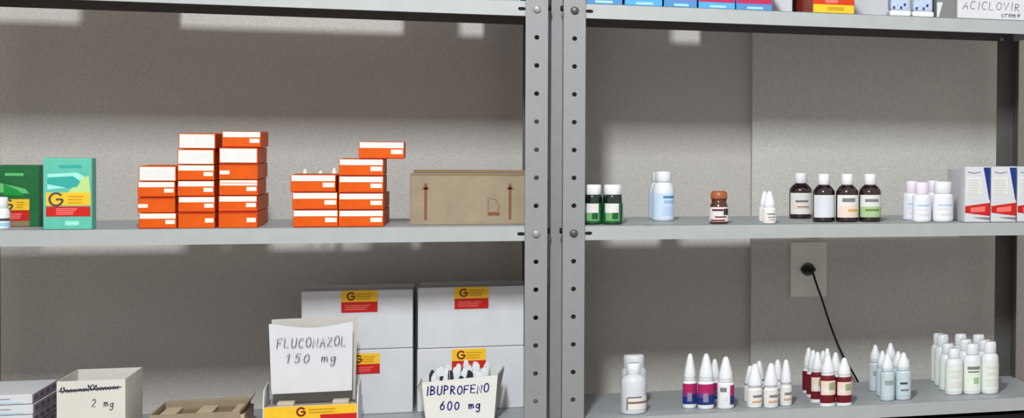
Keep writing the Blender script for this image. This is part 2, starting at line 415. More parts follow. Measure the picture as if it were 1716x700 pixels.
# tall-column labels made exact
# ------------------------------------------------------------------ printed cartons on the left
def lines(m, y, xa, xb, za, zb, n, mt, fill=.45, seed=0):
    r = random.Random(seed); st = (zb-za)/n
    for k in range(n):
        e = xb-(xb-xa)*r.uniform(0, .3); strip(m, y, xa, e, za+k*st, za+(k+fill)*st, mt)
def gmark(m, y, cx, cz, s, mt, w=None):
    m.ribbon([(cx+(a-.45)*s, cz+(c-.5)*s) for a, c in GL['G'][0]], w or s*.17, mt, y)
def teal_front(m, w, h, y, t):
    a, c = -w/2, w/2
    strip(m, y, a+.022, c-.014, h*.865, h*.905, TEALD)
    m.poly([(a+.006, y-.0003, h*.78), (c-.02, y-.0003, h*.80), (c-.006, y-.0003, h*.72), (c-.003, y-.0003, h*.62), (a+.006, y-.0003, h*.56)], TEALL)
    m.poly([(a+.006, y-.0005, h*.73), (c-.026, y-.0005, h*.75), (c-.016, y-.0005, h*.68), (c-.020, y-.0005, h*.60), (a+.034, y-.0005, h*.585), (a+.006, y-.0005, h*.64)], TEALD)
    m.poly([(c-.018, y-.0004, h*.70), (c-.004, y-.0004, h*.76), (c-.002, y-.0004, h*.52), (a+.034, y-.0004, h*.52)], mat('pale_lime_print', (176, 206, 130), .5))
    strip(m, y, a+.004, c-.002, h*.34, h*.52, YEL); lines(m, y-.0004, a+.034, c-.008, h*.37, h*.50, 3, YELD)
    gmark(m, y-.0008, a+.018, h*.425, .020, INK, .0032)
    strip(m, y, a+.004, c-.002, h*.185, h*.325, RED); lines(m, y-.0004, a+.018, c-.018, h*.21, h*.31, 4, REDL, .6)
    strip(m, y, a+.03, c-.018, h*.06, h*.12, TEALL)
def green_front(m, w, h, y, t):
    a, c = -w/2, w/2
    strip(m, y, a+.012, c-.022, h*.83, h*.875, GREENL)
    m.poly([(a+.002, y-.0003, h*.72), (c-.02, y-.0003, h*.62), (c-.014, y-.0003, h*.54), (a+.002, y-.0003, h*.56)], GREENL)
    m.poly([(a+.01, y-.0005, h*.70), (c-.03, y-.0005, h*.60), (c-.02, y-.0005, h*.50), (a+.01, y-.0005, h*.52)], mat('mid_green_print', (26, 140, 60), .5))
    strip(m, y, a+.001, c-.014, h*.27, h*.45, YEL); lines(m, y-.0004, a+.028, c-.02, h*.31, h*.43, 3, YELD)
    strip(m, y, a+.001, c-.014, h*.10, h*.265, RED); lines(m, y-.0004, a+.02, c-.022, h*.13, h*.23, 3, REDL, .6)
    strip(m, y, a+.001, c-.014, h*.01, h*.095, KRAFTE)
    gmark(m, y-.0008, a+.014, h*.36, .018, INK, .003)
carton('medicine_carton', 72, 154, 265, 385.5, .004, .034, 0, TEAL, 'teal medicine carton with letter G on a yellow band over red', 'box', front=teal_front)
carton('medicine_carton', -6, 66, 277, 379, .105, .045, 0, GREEN, 'dark green medicine carton with yellow and red bands at the left edge', 'box', front=green_front)
# kraft box
def kraft_front(m, w, h, y, t):
    a, c = -w/2, w/2
    for px_ in (.125, .81):
        x = a+w*px_; strip(m, y, x-.0022, x+.0022, h*.10, h*.74, KRAFTD)
        m.poly([(x-.006, y-.0004, h*.70), (x+.006, y-.0004, h*.70), (x, y-.0004, h*.84)], KRAFTD)
    x = a+w*.68
    m.ribbon([(x-.010, h*.30), (x-.010, h*.54), (x+.002, h*.50), (x+.008, h*.38), (x+.006, h*.28)], .0012, KRAFTD, y-.0003)
    strip(m, y, x-.011, x+.009, h*.18, h*.25, KRAFTD)
    strip(m, y, a+.001, c-.001, h*.975, h*.995, KRAFTE)
x0, x1, z0, hh = carton_geo(687, 893, 292, 376.5, .055, 0)
t, w, hh, dp = carton('cardboard_box', 687, 893, 292, 376.5, .055, .16, 0, KRAFT, 'brown kraft cardboard box with two printed up arrows on the middle shelf', 'box', front=kraft_front)
m = MB(); m.box(-w/2-.001, w/2, -.081, -.075, hh+.0001, hh+.0016, KRAFT); m.build('flap', t)
m = MB(); m.box(-w/2, w/2, .06, .081, hh+.0001, hh+.004, KRAFTE); m.build('flap', t)

# right-hand white / blue / red cartons
def wbr_front(m, w, h, y, t):
    a, c = -w/2, w/2
    m.poly([(c-w*.28, y-.0003, h*.99), (c-.0006, y-.0003, h*.99), (c-.0006, y-.0003, h*.40), (c-w*.04, y-.0003, h*.40)], NAVY)
    m.ribbon([(a+w*.12, h*.905), (a+w*.35, h*.885), (a+w*.6, h*.905)], .0016, DGREY, y-.0004)
    strip(m, y, a+w*.08, c-w*.34, h*.50, h*.82, GREYP)
    lines(m, y-.0003, a+w*.12, c-w*.38, h*.52, h*.80, 6, mat('print_line', (190, 198, 196), .6), .4)
    m.poly([(a+.0005, y-.0004, h*.29), (c-.0005, y-.0004, h*.35), (c-.0005, y-.0004, h*.11), (a+.0005, y-.0004, h*.17)], RED)
    m.poly([(a+w*.22, y-.0008, h*.26), (c-w*.2, y-.0008, h*.29), (c-w*.2, y-.0008, h*.19), (a+w*.22, y-.0008, h*.18)], REDL)
    m.poly([(a+w*.3, y-.0004, h*.085), (c-.0005, y-.0004, h*.03), (c-.0005, y-.0004, h*.09)], DGREY)
GW = 'white cartons with blue wedge and red band'
for k, (a, c) in enumerate([(1617, 1659.5), (1661, 1703), (1705, 1748)]):
    carton('medicine_carton', a, c, 279.5, 373, .006, .06, 0, WCARD, ['white carton with navy wedge and red band beside the white bottles', 'white carton with navy wedge and red band, middle of three',
           'white carton with navy wedge and red band cut by the right edge'][k], 'box', GW, front=wbr_front)
def dimfront(m, w, h, y, t):
    strip(m, y, -w/2+.0005, w/2-.0005, h*.10, h*.33, RED); strip(m, y-.0003, -w/2+.004, w/2-.006, h*.12, h*.3, GREYP)
for k, (a, Y, hv) in enumerate([(1607, .075, 283), (1603, .135, 284), (1598, .195, 284)]):
    carton('medicine_carton', a, a+42, hv, 368, Y, .055, 0, WCARD, ['white carton directly behind the first blue wedge carton', 'white carton second behind the blue wedge carton', 'white carton rearmost behind the blue wedge carton'][k], 'box', GW, front=dimfront)

# ------------------------------------------------------------------ bottles
def bottle(name, u0, u1, vt, vb, S, spec, label, cat='bottle', group=None, Y=None, rz=0):
    """spec: body profile, cap profile (fractions of radius / height), label bands"""
    um = (u0+u1)/2
    if Y is None:
        d = ray(um, vb); tt = (Z0+S-CZ)/d.z; Y = (C0+d*tt).y
        Y = min(max(Y, .004), .27)
    r = (X_at(u1, Y+.012, vb)-X_at(u0, Y+.012, vb))/2; yc = Y+r
    x = X_at(um, yc, (vt+vb)/2); H = Z_at(um, vt, yc)-(Z0+S)
    t = thing(name, (x, yc, Z0+S), label, cat, group, rz)
    m = MB(); m.lathe([(0, .0002)]+[(a*r, max(c*H, .0002)) for a, c in spec['body']]+[(0, spec['body'][-1][1]*H)], spec['bm'], seg=32); m.build('body', t)
    if spec.get('cap'):
        m = MB(); c0 = spec['cap']; m.lathe([(0, c0[0][1]*H)]+[(a*r, c*H) for a, c in c0]+[(0, c0[-1][1]*H)], spec['cm'], seg=32)
        if spec.get('ribs'):
            (ra, za), (rb, zb_) = c0[0], c0[-2]
            for k in range(28):
                a = 2*math.pi*k/28; m.box(ra*r*math.cos(a)-.0004, ra*r*math.cos(a)+.0004, ra*r*math.sin(a)-.0004, ra*r*math.sin(a)+.0004, za*H+.0006, za*H+(zb_-za)*H*.85, spec['cm'])
        m.build('cap', t)
    if spec.get('collar'):
        m = MB(); c0 = spec['collar']; m.lathe([(0, c0[0][1]*H)]+[(a*r, c*H) for a, c in c0]+[(0, c0[-1][1]*H)], spec.get('colm', WHITE), seg=28); m.build('collar', t)
    if spec.get('lab'):
        m = MB(); k = 0
        for z0, z1, a0, a1, mt in spec['lab']:
            k += 1; rr = spec.get('lr', 1)*r+.0003+.00012*k
            m.lathe([(rr, z0*H), (rr, z1*H)], mt, seg=20, a0=math.radians(a0-90), a1=math.radians(a1-90))
        m.build('label', t)
    return t
rnd = [(.86, 0), (.97, .012), (1, .04)]
# dark green bottles with white caps
SG = dict(body=rnd+[(1, .66), (.98, .71), (.90, .745), (.80, .75)], bm=DKGREEN, cap=[(.84, .745), (.88, .77), (.88, .97), (.82, 1.0)], cm=WHITE, ribs=1,
          lab=[(.05, .54, -85, 85, mat('leaf_green_label', (34, 92, 50), .5)), (.10, .30, -45, 40, mat('sage_print', (110, 160, 104), .5)), (.30, .53, -50, 35, GREYP), (.14, .30, -5, 30, mat('deep_green_print', (30, 86, 48), .5))])
bottle('medicine_bottle', 976, 1009.5, 309, 376.5, 0, SG, 'dark green bottle with white cap touching the perforated post', group='dark green bottles')
bottle('medicine_bottle', 1010, 1043, 309, 376.5, 0, SG, 'dark green bottle with white cap, right one of the front pair', group='dark green bottles')
SW0 = dict(body=rnd+[(1, .62), (.9, .70), (.72, .74)], bm=WHITE, cap=[(.8, .735), (.84, .76), (.84, .97), (.78, 1)], cm=WHITE)
bottle('medicine_bottle', 1013, 1045, 311, 371, 0, SW0, 'white bottle mostly hidden behind the dark green pair', Y=.085)
SG2 = SG
# tall white bottles with blue label
SB = dict(body=rnd+[(1, .58), (.96, .66), (.84, .73), (.66, .78), (.56, .79)], bm=WHITE, cap=[(.68, .79), (.72, .81), (.72, .975), (.66, 1)], cm=WHITE, ribs=1,
          lab=[(.05, .56, -75, 75, BLUEW), (.46, .51, -5, 62, BLUEB), (.36, .42, 0, 55, mat('soft_blue_print', (150, 180, 216), .5)), (.12, .30, -10, 50, mat('faint_blue_print', (182, 202, 230), .5))])
bottle('medicine_bottle', 1092.5, 1130, 287, 370.5, 0, SB, 'tall white bottle with a pale blue label, front one of two', group='tall white bottles with pale blue labels')
bottle('medicine_bottle', 1087, 1122, 288, 365, 0, SB, 'tall white bottle peeking out behind the blue labelled bottle', group='tall white bottles with pale blue labels', Y=.195)
# small amber bottle
SA = dict(body=rnd+[(1, .50), (.93, .56), (.80, .66), (.82, .76)], bm=AMBER, cap=[(.86, .76), (.90, .78), (.86, .95), (.66, 1)], cm=mat('copper_cap', (158, 84, 46), .4), ribs=1,
          lab=[(.08, .52, -85, 80, GREYP), (.10, .50, 35, 70, OFFW), (.40, .46, -50, 20, MAROON), (.28, .47, 22, 60, BROWNG), (.20, .24, -30, 40, MAROON), (.10, .14, -60, 30, MAROON)])
bottle('medicine_bottle', 1189, 1220.5, 320, 375.5, 0, SA, 'small amber glass bottle with copper cap and white label')
# dropper bottles
def dropper(bm_, labs, neck=.50, cm=WHITE, collar=WHITE, capw=.84):
    return dict(body=rnd+[(1, neck-.06), (.97, neck-.025), (.76, neck)], bm=bm_, collar=[(.86, neck-.005), (.88, neck+.025), (.84, neck+.035)], colm=collar,
                cap=[(capw, neck+.03), (capw+.02, neck+.07), (capw*.92, neck+.18), (capw*.52, .91), (capw*.36, .97), (capw*.2, .995), (capw*.06, 1.0)], cm=cm, lab=labs)
SD = dropper(WHITE, [(.08, .42, -80, 80, OFFW), (.28, .32, -25, 45, DGREY), (.19, .22, -20, 45, DGREY), (.12, .14, -10, 35, DGREY)])
bottle('dropper_bottle', 1278, 1300.5, 320, 376, 0, SD, 'small white dropper bottle on the middle shelf, front one of two')
bottle('dropper_bottle', 1271.5, 1291, 320, 372, 0, SD, 'small white dropper bottle on the middle shelf, partly hidden rear one', Y=.07)
# little white bottle on the left edge
SE = dict(body=rnd+[(1, .52), (.9, .60), (.7, .66)], bm=WHITE, cap=[(.72, .66), (.78, .68), (.78, .96), (.7, 1)], cm=WHITE, ribs=1, lab=[(.26, .34, -80, 80, INK), (.10, .2, -70, 80, CYANL)])
bottle('medicine_bottle', -13, 17, 330, 384, 0, SE, 'small white bottle with black band cut by the left edge')
# four dark syrup bottles
def syrup(l2): return dict(body=rnd+[(1, .60), (.97, .65), (.72, .73), (.50, .765), (.48, .79)], bm=BROWNG, cap=[(.50, .77), (.54, .785), (.54, .975), (.48, 1)], cm=WHITE, ribs=1, lab=l2)
bl = lambda base, pr: [(.10, .565, -68, 68, base)]+pr
GSY = 'dark syrup bottles with white caps'
l1 = bl(OFFW, [(.44, .52, -30, 35, GREYP), (.36, .41, -35, 30, DGREY), (.22, .30, -40, 40, PEACH), (.25, .27, -25, 35, KRAFTD)])
l2 = bl(GREYP, [(.14, .52, -50, 50, mat('blank_grey_label', (206, 210, 220), .6))])
l3 = bl(OFFW, [(.42, .50, -35, 35, DGREY), (.16, .34, -60, 60, PEACH), (.22, .27, -5, 55, mat('gold_print', (206, 160, 90), .5)), (.10, .15, -60, 60, PEACH)])
l4 = bl(GREYP, [(.10, .32, -67, 67, LIME), (.23, .27, -35, 40, mat('olive_print', (96, 128, 60), .5)), (.42, .48, -35, 35, DGREY)])
for (a, c, vt, vb), l, lb in zip([(1322.5, 1361, 289.5, 366.5), (1362, 1399, 291, 372.5), (1401, 1438, 291, 372.5), (1439, 1476.5, 291, 372)], [l1, l2, l3, l4],
        ['dark syrup bottle set back at the left end of the row', 'dark syrup bottle with blank pale grey label', 'dark syrup bottle with white and peach label', 'dark syrup bottle with pale label and green band']):
    bottle('syrup_bottle', a, c, vt, vb, 0, syrup(l), lb, group=GSY)
# white pill bottles
SP = dict(body=rnd+[(1, .60), (.95, .67), (.80, .70)], bm=WHITE, cap=[(.80, .705), (.84, .72), (.84, .975), (.78, 1)], cm=WHITE, ribs=1,
          lab=[(.06, .54, -75, 75, mat('pale_lilac_label', (226, 224, 236), .5)), (.40, .44, -40, 40, CYANL), (.30, .34, -40, 20, GREYP), (.16, .22, -30, 40, GREYP)])
SPL = dict(SP); SPL['cap'] = [(.66, .705), (.70, .72), (.70, .975), (.64, 1)]; SPL['cm'] = mat('pale_mauve_cap', (226, 216, 228), .4)
GP = 'white pill bottles beside the syrup bottles'
bottle('pill_bottle', 1529, 1560, 305, 372.5, 0, SPL, 'white pill bottle with mauve cap, middle of the pill bottle cluster', group=GP)
bottle('pill_bottle', 1562.5, 1597, 304, 372, 0, SP, 'white pill bottle with broad white cap beside the red banded cartons', group=GP)
bottle('pill_bottle', 1513, 1544, 303, 369, 0, SPL, 'white pill bottle at the left of the cluster, set back', group=GP, Y=.085)
bottle('pill_bottle', 1549, 1579, 302, 367, 0, SPL, 'white pill bottle hidden behind the two front pill bottles', group=GP, Y=.12)

# dropper tips behind the short orange column
GT = 'cream tipped droppers behind the right orange pile'
for k, (u, v) in enumerate([(511, 283), (537, 285.5), (560, 281)]):
    bottle('dropper_bottle', u-9, u+9, v, 370, 0, dropper(WHITE, None, cm=CREAM, capw=.95), ['cream dropper tip showing above the short orange column, left one', 'cream dropper tip showing above the short orange column, middle one',
           'cream dropper tip beside the four-high orange column'][k], group=GT, Y=.15+.01*k)

# ------------------------------------------------------------------ bottom shelf, right
B = -.35
SC1 = dict(body=rnd+[(1, .42), (1, .62), (.94, .70), (.70, .76), (.50, .78)], bm=CLEARW, cap=[(.50, .775), (.56, .79), (.56, .975), (.50, 1)], cm=WHITE, ribs=1,
           lab=[(.10, .36, -32, 78, OFFW), (.22, .26, -32, 70, mat('brown_print', (120, 92, 80), .5)), (.10, .34, -36, -28, DGREY), (.33, .36, -30, 35, DGREY)])
SC2 = dict(SC1); SC2['cap'] = [(.74, .70), (.80, .75), (.80, .95), (.72, 1)]; SC2['cm'] = mat('frosted_cap', (216, 218, 222), .4); SC2['lab'] = None
bottle('pill_bottle', 1040, 1083, 608, 695, B, SC1, 'large frosted white bottle alone beside the post on the bottom shelf')
bottle('pill_bottle', 1040, 1084, 594, 676, B, SC2, 'frosted bottle directly behind the lone large white bottle', Y=.13)
SM = dropper(WHITE, [(.09, .46, -88, 88, MAG), (.09, .27, -88, 88, NAVY), (.22, .30, -60, 0, mat('violet_print', (110, 60, 140), .5)), (.14, .30, -25, 10, LILAC)], .52)
SM2 = dropper(WHITE, [(.09, .46, 25, 88, MAG), (.09, .25, 25, 88, NAVY), (.34, .42, -45, 0, DGREY), (.18, .24, -20, 5, GREYP)], .52)
GM = 'magenta and navy dropper bottles'
bottle('dropper_bottle', 1144.5, 1168, 592, 685, B, SM, 'magenta and navy dropper bottle, leftmost of the row', group=GM)
bottle('dropper_bottle', 1169.5, 1197, 592, 686.5, B, SM, 'magenta and navy dropper bottle in the middle of three', group=GM)
bottle('dropper_bottle', 1202, 1230, 597, 686, B, SM2, 'dropper bottle turned to show white back and magenta edge', group=GM)
bottle('dropper_bottle', 1187, 1208, 601, 673, B, SM, 'magenta dropper bottle half hidden behind the middle one', group=GM, Y=.115)
SWD = dropper(WHITE, capw=.94, labs=[(.08, .40, -80, 80, OFFW), (.24, .30, -20, 55, DGREY), (.12, .17, -25, 50, mat('tan_print', (190, 160, 130), .5))], neck=.46)
GWD = 'all white dropper bottles'
for k, (a, c, vt, vb, Y) in enumerate([(1252, 1278, 609, 684.5, .025), (1280, 1304, 608, 684, None), (1307, 1327, 602, 680.5, None), (1262, 1282, 604, 665, .14), (1247, 1267, 612, 672, .10), (1293, 1313, 602, 668, .105)]):
    bottle('dropper_bottle', a, c, vt, vb, B, SWD, ['white dropper bottle, front left of the all white group', 'white dropper bottle, front centre of the all white group', 'white dropper bottle, front right of the all white group',
           'white dropper bottle at the very back of the all white group', 'white dropper bottle peeking out at the left of the white group', 'white dropper bottle behind the right pair of the white group'][k], group=GWD, Y=Y)
SR = dropper(MAROON, [(.0, .06, -90, 270, WHITE), (.22, .50, -70, 70, PEACH), (.32, .46, 0, 50, mat('olive_grey_print', (150, 160, 120), .5)), (.26, .36, -50, 0, OFFW)], .60, collar=WHITE)
SRr = dropper(WHITE, [(.08, .50, -90, 90, MAROON)], .56)
GR = 'maroon labelled dropper bottles'
reds = [(1374.5, 1400, 594, 681, .006, SR), (1402, 1427, 599, 680.5, .003, SR), (1359, 1381, 589, 0, .06, SR), (1389, 1411, 590, 0, .062, SRr), (1352, 1373, 586, 0, .115, SRr), (1376, 1396, 583, 0, .117, SRr), (1345, 1365, 582, 0, .17, SRr), (1369, 1389, 587, 0, .172, SRr)]
for k, (a, c, vt, vb, Y, s) in enumerate(reds):
    bottle('dropper_bottle', a, c, vt, vb or 660, B, s, ['maroon and peach dropper bottle, front left of its group', 'maroon and peach dropper bottle, front right nearest the cord', 'maroon dropper bottle in the second row, left one',
        'maroon dropper bottle in the second row, right one', 'maroon dropper bottle in the third row, left one', 'maroon dropper bottle in the third row, right one', 'maroon dropper bottle rearmost on the left', 'maroon dropper bottle rearmost on the right'][k], group=GR, Y=Y)
SCL = dropper(CLEARB, [(.10, .42, -60, 60, mat('pale_aqua_label', (186, 204, 212), .4)), (.34, .385, -35, 20, INK), (.2, .24, -30, 30, DGREY)], .63, collar=CLEARB, capw=.80)
SCL2 = dropper(CLEARB, [(.10, .44, -60, 60, mat('aqua_label', (192, 204, 212), .4)), (.34, .44, -30, 45, mat('sea_green_print', (140, 160, 152), .4))], .63, collar=CLEARB, capw=.80)
GC = 'clear bluish dropper bottles'
for k, (a, c, vt, Y, s) in enumerate([(1475, 1499, 592, .03, SCL2), (1501, 1526.5, 590, .03, SCL), (1468, 1489, 587, .095, SCL2), (1494, 1516, 588, .09, SCL), (1456, 1477, 577, .16, SCL2), (1481, 1503, 574, .155, SCL2)]):
    bottle('dropper_bottle', a, c, vt, 665, B, s, ['clear bluish dropper bottle, front left of its group', 'clear bluish dropper bottle with dark print, front right', 'clear dropper bottle in the middle row on the left', 'clear dropper bottle in the middle row on the right',
        'clear dropper bottle rearmost on the left', 'clear dropper bottle rearmost with the highest tip'][k], group=GC, Y=Y)
SS = dict(body=rnd+[(1, .66), (.93, .73), (.72, .77), (.62, .78)], bm=WHITE, cap=[(.66, .78), (.72, .80), (.66, .985), (.58, 1)], cm=WHITE, ribs=1,
          lab=[(.08, .60, -70, 70, mat('pale_green_label', (222, 230, 218), .5)), (.48, .54, -35, 40, GREYP), (.36, .44, -30, 35, GREYP), (.16, .30, -35, 40, GREYP)])
SS2 = dict(SS); SS2['lab'] = SS['lab'][:1]+[(.50, .56, -45, 40, DGREY), (.44, .47, -40, 30, DGREY), (.22, .34, -5, 30, LIME)]
GS = 'white saline bottles at the right end'
sal = [(1584, 1613, 583, .062, SS), (1614.5, 1644, 575, .058, SS2), (1645, 1673, 572, .052, SS), (1574, 1602, 575, .125, SS), (1604, 1632, 568, .122, SS), (1636, 1664, 569, .118, SS), (1566, 1593, 560, .188, SS), (1596, 1623, 559, .186, SS), (1626, 1653, 560, .184, SS), (1560, 1585, 558, .245, SS)]
for k, (a, c, vt, Y, s) in enumerate(sal):
    bottle('saline_bottle', a, c, vt, 655, B, s, ['white bottle with pale label, front left of the right end cluster', 'white bottle with grey print, front centre of the right end cluster', 'white bottle with pale green label, front right of the cluster',
        'white bottle in the second row of the cluster, left', 'white bottle in the second row of the cluster, centre', 'white bottle in the second row of the cluster, right', 'white bottle in the third row of the cluster, left',
        'white bottle in the third row of the cluster, centre', 'white bottle in the third row of the cluster, right', 'white bottle rearmost and leftmost in the cluster'][k], group=GS, Y=Y)

# ------------------------------------------------------------------ bottom shelf, left
def glabel(t, w, xa, xb, z0, z1, y, yfrac=.52):
    q = MB(); zm = z0+(z1-z0)*(1-yfrac)
    q.box(xa, xb, y-.0007, y-.0001, zm, z1, YEL); q.box(xa, xb, y-.0007, y-.0001, z0, zm, RED)
    lines(q, y-.0007, xa+(xb-xa)*.42, xb-.004, zm+(z1-zm)*.2, z1-(z1-zm)*.15, 3, YELD)
    lines(q, y-.0007, xa+.006, xb-.006, z0+(zm-z0)*.25, zm-(zm-z0)*.2, 3, REDL, .4)
    s = (z1-zm)*.62; gmark(q, y-.0013, xa+(xb-xa)*.27, (zm+z1)/2, s, MAROON, s*.2)
    q.build('sticker', t, label='yellow and red sticker with letter G')
GB = 'white shipping cartons on the bottom shelf'
def big(u0, u1, vt, vb, Y, zb, h, lab, lu0, lu1, lv0, lv1, dp=.12):
    x0, x1, z0, hh = carton_geo(u0, u1, vt, vb, Y, B, zb)
    t, w, hh, _ = carton('white_carton', u0, u1, vt, vb, Y, dp, B, WCARD, lab, 'box', GB, zb=zb, h=h, front=None, bev=.002)
    xc = (x0+x1)/2
    glabel(t, w, X_at(lu0, Y)-xc, X_at(lu1, Y)-xc, Z_at((lu0+lu1)/2, lv1, Y)-z0, min(Z_at((lu0+lu1)/2, lv0, Y)-z0, hh-.0005), -dp/2)
    m = MB(); m.box(-w/2+.001, w/2-.001, -.002, .002, hh, hh+.0004, GREYP); m.build('seam', t)
    return z0+hh
top1 = big(509, 692, 586, 694, .170, None, None, 'white carton at the bottom left of the four, behind the handwritten boxes', 588, 637, 592, 626)
big(505, 692, 486, 586, .172, top1+.0006, None, 'white carton at the upper left of the four, G sticker at top', 572, 633, 485, 523)
top2 = big(699, 878, 582, 690, .168, None, None, 'white carton at the bottom right of the four, behind the pen marked box', 758, 815, 584, 622)
big(700, 878, 480, 582, .170, top2+.0006, None, 'white carton at the upper right of the four, G sticker at top', 762, 819, 480, 517)

# stack of flat cartons at the far left
zz = Z0+B; top = Z_at(30, 661, .012); n = 5; hs = (top-zz)/n
for k in range(n):
    d = random.Random(k+3).uniform(-2, 2)
    def ff(m, w, h, y, t):
        strip(m, y, -w/2+.004, w/2-.03, h*.55, h*.62, DGREY); strip(m, y, -w/2+.004, w/2-.012, h*.15, h*.22, CYANL)
    t, w, h_, dp = carton('flat_carton', -90, 52+(d if k < n-1 else 0), 0, 0, .012+.001*k, .175, B, WCARD, 'flat white carton with lilac side, %s of the far left stack' % ['bottom one', 'second from bottom', 'middle one', 'second from top', 'topmost'][k], 'box',
                     'stacked flat white cartons', zb=zz+k*hs+.0001, h=hs-.0008, front=ff, bev=.001)
    q = MB(); q.box(w/2-.0001, w/2+.0006, -dp/2+.002, dp/2-.002, .001, h_-.001, LILAC)
    for j in range(4): q.box(w/2+.0004, w/2+.0008, -dp/2+.01+j*.04, -dp/2+.035+j*.04, h_*.3, h_*.7, mat('dusky_violet_print', (98, 82, 98), .6))
    q.build('side_print', t, label='lilac printed side')

def open_box(m, w, d, h, th, mt, mi=None):
    m.box(-w/2, w/2, -d/2, -d/2+th, 0.0003, h, mt); m.box(-w/2, w/2, d/2-th, d/2, 0.0003, h, mt)
    m.box(-w/2, -w/2+th, -d/2+th, d/2-th, 0.0003, h, mt); m.box(w/2-th, w/2, -d/2+th, d/2-th, 0.0003, h, mt)
    m.box(-w/2+th, w/2-th, -d/2+th, d/2-th, 0.0003, .002, mt)
# open white box, 2 mg
Y = .022; x0, x1 = X_at(95, Y, 660), X_at(210, Y, 660); h = Z_at(150, 637, Y)-Z0-B; d = .15
t = thing('open_carton', ((x0+x1)/2, Y+d/2, Z0+B), 'open white carton handwritten 2 mg beside the flat carton stack', 'box')
WC2 = mat('cream_white_card', (208, 204, 196), .65, 0, .03, 30)
m = MB(); open_box(m, x1-x0, d, h, .0016, WC2); m.build('body', t)
m = MB(); w = x1-x0
m.ribbon([(-w/2+.003, h-.0165), (w/2-.006, h-.013)], .0017, INKB, -d/2-.0004)
def scr(s_):                     # quick illegible cursive word
    x = -w/2+.005+s_*(w-.014); loops = .0095 if .46 < s_ < .60 else (.0085 if s_ < .09 else .0042)
    return (x+.0014*math.sin(s_*150), h-.0185+.003*s_+loops*.5*(1+math.sin(s_*118)))
m.ribbon([scr(k/260) for k in range(261)], .0015, INK, -d/2-.0006)
write(m, '2 mg', w*.0, w*.36, h-.044, .012, .0013, INK, -d/2-.0005, 5, .2)
m.build('handwriting', t)
# kraft tray
Y = .03; x0, x1 = X_at(250, Y, 690), X_at(402, Y, 690); h = Z_at(330, 692, Y)-Z0-B; d = .14
t = thing('kraft_tray', ((x0+x1)/2, Y+d/2, Z0+B), 'low open kraft tray between the 2 mg box and the handwritten lid', 'box')
m = MB(); w = x1-x0; open_box(m, w, d, h, .0025, KRAFT)
m.build('body', t)
m = MB()
m.poly([(-w/2, d/2, h), (w/2, d/2, h), (w/2-.006, d/2+.004, h+.004), (-w/2+.008, d/2+.004, h+.002)], KRAFT, (0, .0015, 0)); m.build('flap', t)
m = MB(); m.poly([(w/2, -d/2+.004, h-.002), (w/2+.009, -d/2+.01, h+.010), (w/2+.010, d/2-.02, h+.016), (w/2, d/2-.004, h-.002)], KRAFTE, (.0012, 0, .0006)); m.build('flap', t, label='raised side flap')
m = MB(); r = random.Random(8)
for k in range(5):
    m.box(-w/2+.006+k*.027, -w/2+.030+k*.027, -d/2+.006, d/2-.008, .0022, h-.006-r.uniform(0, .006), KRAFTE if k % 2 else mat('pale_kraft', (196, 176, 146), .8), .001)
m.build('insert', t, label='folded kraft dividers inside')
# fluconazole display carton
Y = .018; x0, x1 = X_at(440, Y, 690), X_at(600, Y, 690); h = Z_at(520, 679, Y)-Z0-B; d = .105; w = x1-x0
t = thing('open_carton', ((x0+x1)/2, Y+d/2, Z0+B), 'open white carton with yellow front and raised lid handwritten 150 mg', 'box')
m = MB(); open_box(m, w, d, h, .0016, WCARD); m.build('body', t)
m = MB(); m.box(-w/2+.002, w/2-.002, -d/2-.0008, -d/2-.0001, .004, h-.0004, YEL); m.box(w*.1, w/2-.002, -d/2-.001, -d/2-.0008, .004, h-.016, RED)
lines(m, -d/2-.0009, -w*.02, w*.34, h-.013, h-.003, 2, YELD); gmark(m, -d/2-.0016, -w*.1, h-.010, .0135, MAROON, .0028)
m.build('sticker', t, label='yellow sticker with letter G')
for sx in (-1, 1):
    m = MB(); hs_ = Z_at(447, 651, Y+.03)-Z0-B
    m.poly([(sx*w/2, -d/2+.001, h), (sx*w/2, d/2-.02, h), (sx*w/2, d/2-.03, hs_+.006), (sx*w/2, -d/2+.012, hs_)], WCARD, (-sx*.0016, 0, 0)); m.build('flap', t, label='upright side flap')
# raised lid panel with dished top edge
YL = -d/2+.040; YA = Y+.040
xa, xb = X_at(451, YA, 600)-t.location.x, X_at(590, YA, 600)-t.location.x
za = Z_at(520, 657, YA)-Z0-B; zb = Z_at(450, 543, YA)-Z0-B
pts = [(xa+.004, YL-.004, za), (xb, YL-.004, za+.001)]
nn = 14
for k in range(nn+1):
    s = k/nn; pts.append((xb+.001+(xa-.002-xb)*s, YL+.004, zb-.010*math.sin(math.pi*s)**1.3*.85))
m = MB(); m.poly(pts, WCARD, (0, .0018, 0))
m.build('lid_panel', t)
m = MB(); ya = YL-.0058
write(m, 'FLUCONAZOL', xa+.012, xb-.006, zb-.041, .0155, .0012, INK, ya+.003, 11, .15)
write(m, '150 mg', xa+.024, xb-.020, zb-.067, .0150, .0012, INK, ya+.001, 12, .22)
m.build('handwriting', t)
m = MB(); zt = Z_at(520, 531, YA+.03)-Z0-B
m.poly([(xa+.003, YL+.03, za-.02), (xb+.003, YL+.03, za-.02), (xb+.006, YL+.034, zt), (xa+.0, YL+.034, zt-.003)], mat('grey_card_inner', (188, 184, 176), .7), (0, .0016, 0)); m.build('lid_panel', t, label='grey inner flap behind the lid')
m = MB()
m.box(-w/2+.004, w/2-.004, -d/2+.003, -d/2+.034, .0022, h-.001, mat('taupe_pack', (160, 148, 132), .6), .002)
for sx in (-.36, .22): m.box(sx*w, sx*w+.026, -d/2+.006, -d/2+.030, h-.002, h+.006, mat('pale_taupe_pack', (184, 172, 156), .6), .002)
m.build('contents', t, label='taupe folded packs inside')
